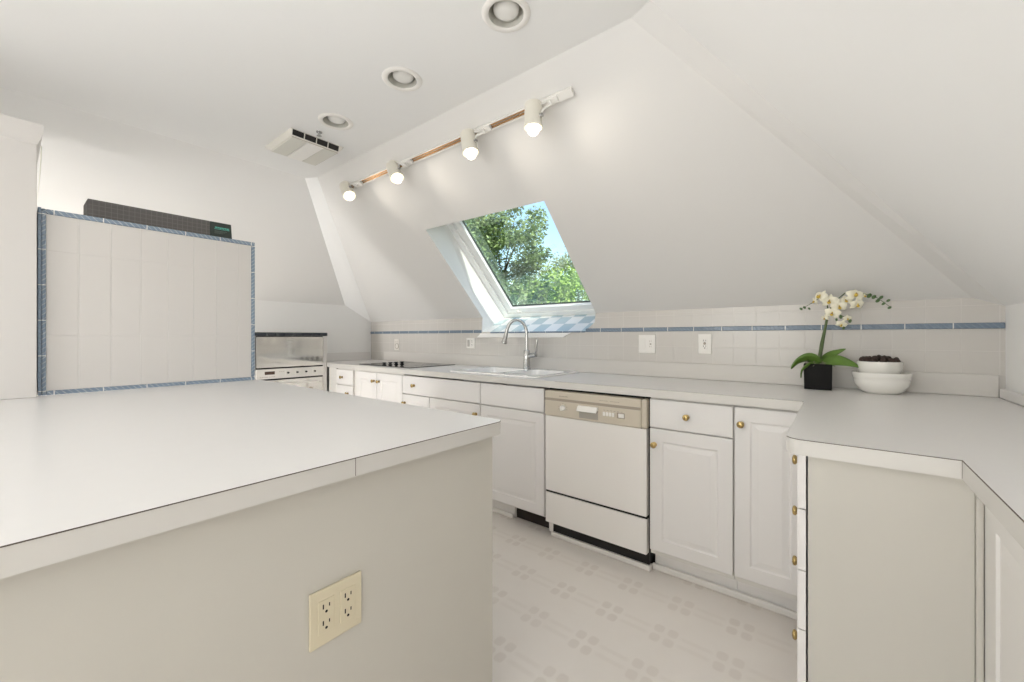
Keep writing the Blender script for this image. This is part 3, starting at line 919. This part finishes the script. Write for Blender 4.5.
# ------------------------------------------------------------------ recessed lights, fan grille, sprinkler
def can_light(cx, cy, label, tilt):
    t = thing('recessed_light', label, 'ceiling light', (cx, cy, ZC), 0, 'recessed ceiling lights')
    bm = bmesh.new()
    bm_lathe(bm, [(.064, .002), (.062, -.003), (.066, -.0065), (.076, -.0065), (.085, -.003), (.0865, -.0005), (.0665, -.0002)], Matrix.Identity(4), 48)
    obj('trim_ring', bm, M['white_plastic'], t, smooth=50)
    bm = bmesh.new()
    bm_lathe(bm, [(.0635, .001), (.0625, .02), (.058, .06), (.050, .085), (0, .088)], Matrix.Identity(4), 48)
    obj('can_lining', bm, M['can_wall'], t, smooth=50)
    bm = bmesh.new()
    bm_lathe(bm, [(.022, .080), (.030, .062), (.043, .036), (.0465, .022), (.043, .010), (.030, .003), (.014, .0005), (0, 0)], Matrix.Translation((-.006, .008, .004)), 36)
    obj('bulb', bm, M['bulb_off'], t, smooth=80)
    return t
can_light(*CANS[0], 'recessed ceiling light nearest the camera, cut by the top picture edge', 0)
can_light(*CANS[1], 'recessed ceiling light in the middle of the row of three', 0)
can_light(*CANS[2], 'recessed ceiling light next to the square fan grille', 0)

v_ = thing('ceiling_fan_grille', 'boxy white exhaust grille with dark slots on the ceiling', 'vent', (-2.485, 1.127, ZC - .0005))
bm = bmesh.new()
base_q = [(-.195, -.155), (.175, -.155), (.175, .150), (-.195, .150)]
low_q = [(-.120, -.148), (.165, -.148), (.165, .118), (-.120, .118)]
a = [bm.verts.new((x, y, 0)) for x, y in base_q]; c2 = [bm.verts.new((x, y, -.040)) for x, y in low_q]
for i in range(4): bm.faces.new((a[i], a[(i + 1) % 4], c2[(i + 1) % 4], c2[i]))
bm.faces.new(c2); bm.faces.new(a)
obj('housing', bm, mat('aged_white_plastic', (.72, .70, .64), .45), v_, bevel=.003)
boxes('cover', [(-.116, .157, -.143, -.060, -.0455, -.0395), (-.116, .157, .032, .113, -.0455, -.0395)], mat('yellowed_cover', (.70, .69, .63), .45), v_, bevel=.0015)
boxes('lens_panel', [(-.116, .157, -.057, .029, -.0475, -.0395)], mat('milky_lens', (.88, .865, .83), .3), v_, bevel=.0015)
for k in range(4):
    y0 = -.147 + k * .0668
    bm = bmesh.new()
    bm_poly(bm, [(.1672, y0 + .002, -.034), (.1755, y0 + .002, -.006), (.1755, y0 + .0625, -.006), (.1672, y0 + .0625, -.034)])
    ex = bmesh.ops.extrude_face_region(bm, geom=bm.faces[:])
    for g in ex['geom']:
        if isinstance(g, bmesh.types.BMVert): g.co.x -= .008
    obj('slot', bm, M['gap'], v_)
boxes('shadow_gap', [(-.117, .160, .1135, .1165, -.0425, -.0395), (.1575, .1605, -.143, .113, -.0415, -.0395)], M['taupe_plastic'], v_)

sp_ = thing('ceiling_sprinkler', 'tiny chrome sprinkler head on the ceiling beside the exhaust grille', 'sprinkler', (-2.243, 1.093, ZC - .0002))
bm = bmesh.new(); bm_lathe(bm, [(0, 0), (.016, 0), (.014, -.004), (.007, -.006), (.006, -.010), (0, -.010)], Matrix.Identity(4), 20); obj('rosette', bm, M['chrome'], sp_, smooth=40)
bm = bmesh.new()
for s in (-1, 1): bm_tube(bm, [(s * .005, 0, -.008), (s * .011, 0, -.013), (s * .009, 0, -.018), (0, 0, -.022)], .002, 8)
obj('yoke', bm, M['chrome'], sp_, smooth=60)
bm = bmesh.new(); bm_lathe(bm, [(0, -.021), (.013, -.0215), (.013, -.023), (0, -.0235)], Matrix.Identity(4), 16); obj('deflector', bm, M['chrome'], sp_)

# ------------------------------------------------------------------ track light on the back slope
def sl(x, y, w): return Vector((x, y, sz(y))) - NS * w       # point w in front of the slope
tr_ = thing('lighting_track', 'long white lighting track with copper inside, fixed high on the sloped ceiling', 'track', sl(-1.8, 1.507, 0))
base = tr_.location.copy()
TY = 1.507
def track_box(x0, x1, s0, s1, w0, w1):
    """box along x; s = up/down slope, w = distance from slope"""
    pts = []
    for x in (x0, x1):
        for s, w in ((s0, w0), (s1, w0), (s1, w1), (s0, w1)):
            pts.append(Vector((x, TY, sz(TY))) + SD * s - NS * w - base)
    return pts
def tb(bm, *a):
    v = [bm.verts.new(q) for q in track_box(*a)]
    for f in ((0, 1, 2, 3), (4, 5, 6, 7), (0, 1, 5, 4), (1, 2, 6, 5), (2, 3, 7, 6), (3, 0, 4, 7)): bm.faces.new([v[i] for i in f])
TX0, TX1 = -2.735, -.93
bm = bmesh.new()
tb(bm, TX0, TX1, -.018, .018, .001, .006); tb(bm, TX0, TX1, -.018, -.011, .006, .020); tb(bm, TX0, TX1, .011, .018, .006, .020)
obj('rail', bm, M['white_plastic'], tr_)
bm = bmesh.new(); tb(bm, TX0 + .002, TX1, -.0105, -.002, .007, .013); tb(bm, TX0 + .002, TX1, .003, .0105, .007, .013)
obj('conductor', bm, M['copper'], tr_)
bm = bmesh.new(); tb(bm, TX1 - .06, -.872, -.0185, .0185, .006, .0225)
obj('end_feed', bm, M['white_plastic'], tr_, bevel=.002)
bm = bmesh.new(); tb(bm, TX0 - .01, TX0 + .004, -.0185, .0185, .001, .021)
obj('end_cap', bm, M['white_plastic'], tr_, bevel=.002)

SPOTS = [(-1.050, (-1.048, 1.46, 2.140), (.03, -.05), 'track spotlight nearest the feed end, hanging almost upright'),
         (-1.440, (-1.444, 1.46, 2.138), (.26, -.05), 'second track spotlight from the feed end'),
         (-2.055, (-2.068, 1.46, 2.153), (.62, -.05), 'third track spotlight from the feed end, tilted aside'),
         (-2.590, (-2.604, 1.46, 2.160), (.78, -.05), 'track spotlight at the far end above the skylight corner')]
def spotlight(xm, c, tilt, label):
    c = Vector(c)
    t = thing('track_spotlight', label, 'spotlight', c, 0, 'spotlights on the ceiling track')
    ax = Vector((tilt[0], tilt[1], -1)).normalized()
    q = ax.to_track_quat('Z', 'X').to_matrix().to_4x4()
    bm = bmesh.new()
    bm_lathe(bm, [(0, -.060), (.030, -.060), (.036, -.056), (.0385, -.050), (.040, .048), (.042, .051), (.042, .055), (.0385, .0555), (.0375, .046), (.035, -.02), (0, -.02)], q, 36)
    obj('shell', bm, M['spot_shell'], t, smooth=40)
    bm = bmesh.new()
    bm_lathe(bm, [(.014, -.01), (.021, .025), (.0265, .052), (.0265, .064), (.0225, .078), (.013, .087), (0, .090)], q, 28)
    obj('bulb', bm, M['bulb_on'], t, smooth=80)
    # adaptor on the track and the pivot arm
    bm = bmesh.new()
    m0 = sl(xm + .065, TY, .021) - c
    for v in bm_box(bm, -.045, .045, -.015, .015, -.008, .010):
        v.co = m0 + Vector((v.co.x, 0, 0)) + SD * v.co.y - NS * v.co.z
    obj('adaptor', bm, M['white_plastic'], t, bevel=.003)
    bm = bmesh.new()
    side = Vector((1, 0, 0)) - ax * ax.x; side.normalize()
    bm_tube(bm, [m0 + Vector((.012, -.012, -.008)), m0 + Vector((.022, -.02, -.03)), side * .052 + Vector((0, .0, .010)), side * .041 + ax * .012], .005, 10)
    bm_tube(bm, [m0 + Vector((-.012, -.012, -.006)), side * .043 - ax * .038], .0045, 10)
    obj('pivot_arm', bm, M['white_plastic'], t, smooth=60)
    bm = bmesh.new(); bm_cyl(bm, side * .036 + ax * .012, side * .049 + ax * .012, .010, .009, 14)
    obj('thumb_screw', bm, M['chrome'], t, smooth=40)
    # the lamp's own light
    d = bpy.data.lights.new('spot_lamp', 'SPOT'); d.energy = 2.4; d.color = (1, .90, .77); d.spot_size = math.radians(130); d.spot_blend = 1.0; d.shadow_soft_size = .03
    o = bpy.data.objects.new('spot_lamp', d); COL.objects.link(o); o.location = c + ax * .104
    o.rotation_euler = Vector((1, .38, -.40)).to_track_quat('-Z', 'Y').to_euler()
for s in SPOTS: spotlight(*s)

# ------------------------------------------------------------------ orchid
oy = 2.468
po = thing('potted_orchid', 'cream orchid in a square black pot by the back wall', 'plant', (-.074, oy, WZ1 + .0005))
def L(x, z, dy=0.0): return Vector((x + .074, dy, z - WZ1))
bm = bmesh.new()
lo, hi = .0525, .0545
rr = [[bm.verts.new((sx * s, sy * s, z)) for sx, sy in ((-1, -1), (1, -1), (1, 1), (-1, 1))] for s, z in ((lo, 0), (hi, .122), (hi - .004, .122), (hi - .005, .105))]
for a, c2 in zip(rr, rr[1:]):
    for i in range(4): bm.faces.new((a[i], a[(i + 1) % 4], c2[(i + 1) % 4], c2[i]))
bm.faces.new(rr[0][::-1]); bm.faces.new(rr[-1])
obj('pot', bm, M['pot'], po, bevel=.002)
bm = bmesh.new(); rnd = random.Random(3)
for i in range(60):
    x, y = rnd.uniform(-.042, .042), rnd.uniform(-.042, .042)
    bm_tube(bm, [(x, y, .104), (x + rnd.uniform(-.02, .02), y + rnd.uniform(-.02, .02), .122 + rnd.uniform(0, .012)), (x + rnd.uniform(-.03, .03), y + rnd.uniform(-.03, .03), .112)], .0016, 5)
bm_box(bm, -.045, .045, -.045, .045, .100, .108)
o = obj('moss', bm, M['moss'], po); o['kind'] = 'stuff'

def leaf(pts, w, roll=.9, thick=.0025):
    """arching strap leaf along pts with half width w(t)"""
    bm = bmesh.new(); rows = []
    n = len(pts) - 1
    # resample smoothly
    P = []
    for i in range(n):
        p0, p1, p2, p3 = pts[max(i - 1, 0)], pts[i], pts[i + 1], pts[min(i + 2, n)]
        for k in range(6):
            t = k / 6
            P.append(.5 * ((2 * p1) + (p2 - p0) * t + (2 * p0 - 5 * p1 + 4 * p2 - p3) * t * t + (3 * p1 - p0 - 3 * p2 + p3) * t ** 3))
    P.append(pts[-1])
    for i, p in enumerate(P):
        t = i / (len(P) - 1)
        tg = (P[min(i + 1, len(P) - 1)] - P[max(i - 1, 0)]).normalized()
        sd = tg.cross(Vector((0, 0, 1)))
        sd = sd.normalized() if sd.length > .05 else Vector((0, 1, 0))
        sd = Matrix.Rotation(roll, 3, tg) @ sd
        up = sd.cross(tg)
        hw = w * math.sin(PI * min(1, .12 + .86 * t) ** .75) + .001
        rows.append([bm.verts.new(p + sd * hw * a + up * hw * .28 * a * a) for a in (-1, -.5, 0, .5, 1)])
    for a, c2 in zip(rows, rows[1:]):
        for i in range(4): bm.faces.new((a[i], a[i + 1], c2[i + 1], c2[i]))
    o = obj('leaf', bm, M['leaf'], po, smooth=80)
    md = o.modifiers.new('thickness', 'SOLIDIFY'); md.thickness = thick
    return o
leaf([L(-.070, 1.030), L(-.105, 1.062, -.015), L(-.150, 1.045, -.03), L(-.180, 1.008, -.04)], .026)
leaf([L(-.066, 1.030, -.005), L(-.105, 1.030, -.05), L(-.132, 1.005, -.075), L(-.138, .968, -.08)], .014)
leaf([L(-.070, 1.030, .01), L(-.030, 1.070, .01), L(.000, 1.090, .0), L(.030, 1.108, -.01)], .022)
leaf([L(-.066, 1.035), L(-.020, 1.052, -.02), L(.030, 1.046, -.03), L(.078, 1.028, -.03)], .029)
bm = bmesh.new()
bm_tube(bm, [L(-.072, 1.02), L(-.060, 1.118), L(-.050, 1.185), L(-.040, 1.250), L(-.030, 1.30, .0)], [.0075, .007, .006, .005, .003], 10)
bm_tube(bm, [L(-.076, 1.02, .004), L(-.064, 1.13, .008), L(-.046, 1.225, .005), L(-.020, 1.325, -.005), L(.03, 1.372, -.012), L(.09, 1.365, -.014), L(.14, 1.340, -.012), L(.180, 1.300, -.01)], [.0045, .004, .0035, .0025, .0022, .0018, .0015, .001], 8)
bm_tube(bm, [L(-.035, 1.28), L(-.040, 1.33, -.01), L(-.068, 1.352, -.012), L(-.105, 1.325, -.01), L(-.142, 1.302, -.01)], [.003, .0025, .002, .0015, .001], 8)
bm_tube(bm, [L(-.030, 1.28), L(.0, 1.272, -.015), L(.030, 1.256, -.02), L(.040, 1.236, -.02)], [.0022, .002, .0015, .001], 8)
obj('stem', bm, M['stem'], po, smooth=70)

def blossom(p, size, yaw, pitch, roll):
    R_ = Matrix.Rotation(yaw, 3, 'Z') @ Matrix.Rotation(pitch, 3, 'X') @ Matrix.Rotation(roll, 3, 'Y')
    bm = bmesh.new()
    # flower faces local -y; sepals then petals
    for ang, ln, wd, dy in ((90, 1, .42, .004), (215, 1, .40, .004), (325, 1, .40, .004), (18, 1.05, .62, 0), (162, 1.05, .62, 0)):
        a = math.radians(ang); d1 = Vector((math.cos(a), 0, math.sin(a))); d2 = Vector((-d1.z, 0, d1.x))
        rows = []
        for i in range(6):
            t = i / 5
            hw = wd * math.sin(PI * (.08 + .90 * t)) ** .8 * size * .8
            cc = d1 * (t * ln * size) + Vector((0, dy - .12 * size * math.sin(PI * t) + .10 * size * t * t, 0))
            rows.append([bm.verts.new(p + R_ @ (cc + d2 * hw * s + Vector((0, .10 * size * s * s, 0)))) for s in (-1, -.4, .4, 1)])
        for r0, r1 in zip(rows, rows[1:]):
            for i in range(3): bm.faces.new((r0[i], r0[i + 1], r1[i + 1], r1[i]))
    o = obj('blossom', bm, M['petal'], po, smooth=80)
    bm = bmesh.new()
    bm_ell(bm, p + R_ @ Vector((0, -.22 * size, -.18 * size)), .20 * size, .26 * size, .22 * size, R_, 2)
    bm_ell(bm, p + R_ @ Vector((0, -.16 * size, .12 * size)), .10 * size, .16 * size, .12 * size, R_, 1)
    obj('lip', bm, M['lip'], o, smooth=80)
    bm = bmesh.new()
    bm_ell(bm, p + R_ @ Vector((0, -.40 * size, -.02 * size)), .09 * size, .08 * size, .10 * size, R_, 1)
    obj('throat', bm, M['throat'], o, smooth=80)
for x, z, dy, s, yw, pt, rl in ((-.066, 1.360, -.018, .034, -.7, -.35, .3), (-.088, 1.338, -.010, .020, -1.1, .2, .6), (.095, 1.352, -.014, .018, .9, .2, -.5), (-.048, 1.254, -.03, .017, -.6, .5, .2), (-.030, 1.333, -.030, .035, -.2, .0, .1), (.006, 1.306, -.036, .032, .15, .15, -.2),
                                (.064, 1.358, -.026, .036, .3, -.45, .2), (.070, 1.312, -.034, .029, .5, .25, .0), (-.020, 1.276, -.040, .032, -.1, .1, .25),
                                (.014, 1.222, -.030, .023, .1, .5, .4), (.030, 1.334, -.014, .028, .0, -.2, -.3), (.036, 1.250, -.022, .017, .3, .2, .0)):
    blossom(L(x, z, dy), s, yw, pt, rl)
for x, z, dy, r in ((-.141, 1.303, -.01, .007), (-.127, 1.309, -.012, .007), (-.108, 1.303, -.014, .006), (.112, 1.352, -.014, .010), (.128, 1.345, -.014, .009), (.141, 1.328, -.012, .009),
                    (.152, 1.342, -.01, .008), (.160, 1.313, -.012, .007), (.176, 1.327, -.01, .007), (.180, 1.295, -.01, .007), (.045, 1.238, -.022, .008), (.022, 1.206, -.024, .007), (.012, 1.258, -.028, .008), (-.004, 1.246, -.03, .006)):
    bm = bmesh.new(); bm_ell(bm, L(x, z, dy), r * .8, r * .8, r * 1.15, Matrix.Rotation(x * 5, 3, 'Y'), 2)
    obj('bud', bm, M['bud'], po, smooth=80)

# ------------------------------------------------------------------ bowls and dried pods
BC = (.152, 2.462, WZ1 + .0005)
bw = thing('large_bowl', 'large white ceramic bowl on the worktop right of the orchid', 'bowl', BC)
bm = bmesh.new()
bm_lathe(bm, [(0, .003), (.052, .003), (.054, 0), (.060, 0), (.074, .012), (.092, .036), (.0965, .056), (.0955, .064), (.099, .068), (.1015, .086), (.1015, .092), (.098, .093), (.095, .086), (.088, .052), (.066, .018), (0, .012)], Matrix.Identity(4), 56)
obj('bowl_body', bm, M['ceramic'], bw, smooth=50)
sb = thing('small_bowl', 'small white ceramic bowl of dark pods nested in the large bowl', 'bowl', (BC[0] - .006, BC[1] + .002, BC[2] + .0130))
bm = bmesh.new()
bm_lathe(bm, [(0, .003), (.032, .003), (.034, 0), (.040, 0), (.052, .018), (.065, .058), (.0715, .080), (.0765, .094), (.079, .1225), (.079, .1275), (.0755, .1285), (.0725, .120), (.066, .080), (.046, .016), (0, .010)], Matrix.Identity(4), 56)
obj('bowl_body', bm, M['ceramic'], sb, smooth=50)
pod = None
rnd = random.Random(11); k = 0
spots = [(0, 0)] + [(.031 * math.cos(a), .031 * math.sin(a)) for a in [i * PI / 3 for i in range(6)]] + [(.058 * math.cos(a), .058 * math.sin(a)) for a in [i * PI / 6 + .2 for i in range(12)]]
for x, y in spots:
    px, py = BC[0] - .006 + x + rnd.uniform(-.002, .002), BC[1] + .002 + y + rnd.uniform(-.002, .002)
    pz = BC[2] + .013 + .130 + (.009 if x * x + y * y < .0016 else .002) + rnd.uniform(-.003, .004)
    rot = (rnd.uniform(0, 3), rnd.uniform(0, 3), rnd.uniform(0, 3))
    if pod is None:
        bm = bmesh.new(); vs = bm_ell(bm, (0, 0, 0), .0145, .0125, .0115, None, 3)
        for v in vs: v.co *= 1 + .10 * math.sin(5 * math.atan2(v.co.y, v.co.x)) * (1 - abs(v.co.z) / .0125)
        pod = obj('dried_pod', bm, M['pod'], None, smooth=80, loc=(px, py, pz))
        tag(pod, 'dark brown dried pod heaped in the small white bowl', 'pod', 'dried pods in the small bowl'); pod.rotation_euler = rot
    else:
        o = pod.copy(); COL.objects.link(o); o.location = (px, py, pz); o.rotation_euler = rot

# ------------------------------------------------------------------ outside: lawn and trees seen through the skylight
bm = bmesh.new(); bm_box(bm, -60, 40, 4.5, 70, -3.3, -3.2)
struct('ground', bm, M['lawn'])
def tree(label, loc, blobs, leaves, size, material, seed, trunk_h):
    t = thing('tree', label, 'tree', loc, 0, 'trees outside the skylight')
    rnd = random.Random(seed)
    bm = bmesh.new()
    bm_tube(bm, [(0, 0, 0), (.1, .05, trunk_h * .4), (0, .1, trunk_h * .75), (.05, 0, trunk_h)], [.32, .24, .18, .08], 10)
    for bx_, by_, bz_, r in blobs:
        z0 = trunk_h * .45 + rnd.uniform(0, .2) * trunk_h
        a = Vector((.05, .05, z0)); c_ = Vector((bx_, by_, bz_))
        bm_tube(bm, [a, a.lerp(c_, .5) + Vector((0, 0, .3)), c_], [.13, .08, .03], 6)
        for q in range(5):
            bm_tube(bm, [c_ * .7 + a * .3, c_ + Vector((rnd.uniform(-r, r), rnd.uniform(-r, r), rnd.uniform(-r, r))) * .8], [.03, .01], 5)
    obj('trunk', bm, M['bark'], t)
    verts, faces = [], []
    tot = sum(b_[3] ** 2 for b_ in blobs)
    for bx_, by_, bz_, r in blobs:
        # sub-clumps give the crown light gaps
        n = int(leaves * r * r / tot)
        subs = []
        for _ in range(max(6, int(r * 14))):
            v = Vector((rnd.gauss(0, 1), rnd.gauss(0, 1), rnd.gauss(0, 1))).normalized() * r * rnd.uniform(.45, 1)
            subs.append((Vector((bx_, by_, bz_)) + v, r * rnd.uniform(.22, .38)))
        for _ in range(n):
            c_, sr = rnd.choice(subs)
            v = Vector((rnd.gauss(0, 1), rnd.gauss(0, 1), rnd.gauss(0, .8)))
            p_ = c_ + v.normalized() * sr * rnd.random() ** .4
            s = size * rnd.uniform(.6, 1.3)
            d1 = Vector((rnd.gauss(0, 1), rnd.gauss(0, 1), rnd.gauss(0, .6))).normalized(); d2 = d1.orthogonal().normalized()
            d2 = (d2 * math.cos(s * 99) + d1.cross(d2) * math.sin(s * 99))
            i0 = len(verts)
            verts += [p_ - d1 * s, p_ + d2 * s * .45 + d1 * s * .1, p_ + d1 * s, p_ - d2 * s * .45 + d1 * s * .1]
            faces.append((i0, i0 + 1, i0 + 2, i0 + 3))
    me = bpy.data.meshes.new('foliage'); me.from_pydata([tuple(v) for v in verts], [], faces); me.materials.append(material)
    o = bpy.data.objects.new('foliage', me); COL.objects.link(o); o.parent = t; o['kind'] = 'stuff'
    return t
tree('tall dark leafy tree filling the upper left of the skylight', (-13.2, 13.5, -3.2), [(0, 0, 7.6, 2.6), (2.2, .5, 8.4, 1.9), (-2.4, 0, 6.6, 2.2), (1.0, -.8, 5.6, 2.0), (2.6, .4, 6.3, 1.4), (-.5, 0, 10, 1.8)], 42000, .085, M['leaves_dark'], 5, 7.5)
tree('bright green rounded tree low at the right of the skylight', (-8.4, 14.6, -3.2), [(0, 0, 5.6, 1.8), (1.5, .3, 5.0, 1.6), (-1.5, .2, 4.7, 1.5), (.4, 0, 3.6, 1.8)], 30000, .07, M['leaves_light'], 9, 4.8)
tree('pale silvery tree behind the dark and the bright green ones', (-12.2, 20.5, -3.2), [(0, 0, 7.6, 2.0), (2.2, 0, 7.0, 2.0), (3.6, 0, 5.8, 1.9), (-1.8, 0, 6.5, 2.2), (1.5, 0, 4.8, 2.2)], 26000, .085, M['leaves_grey'], 13, 6.4)
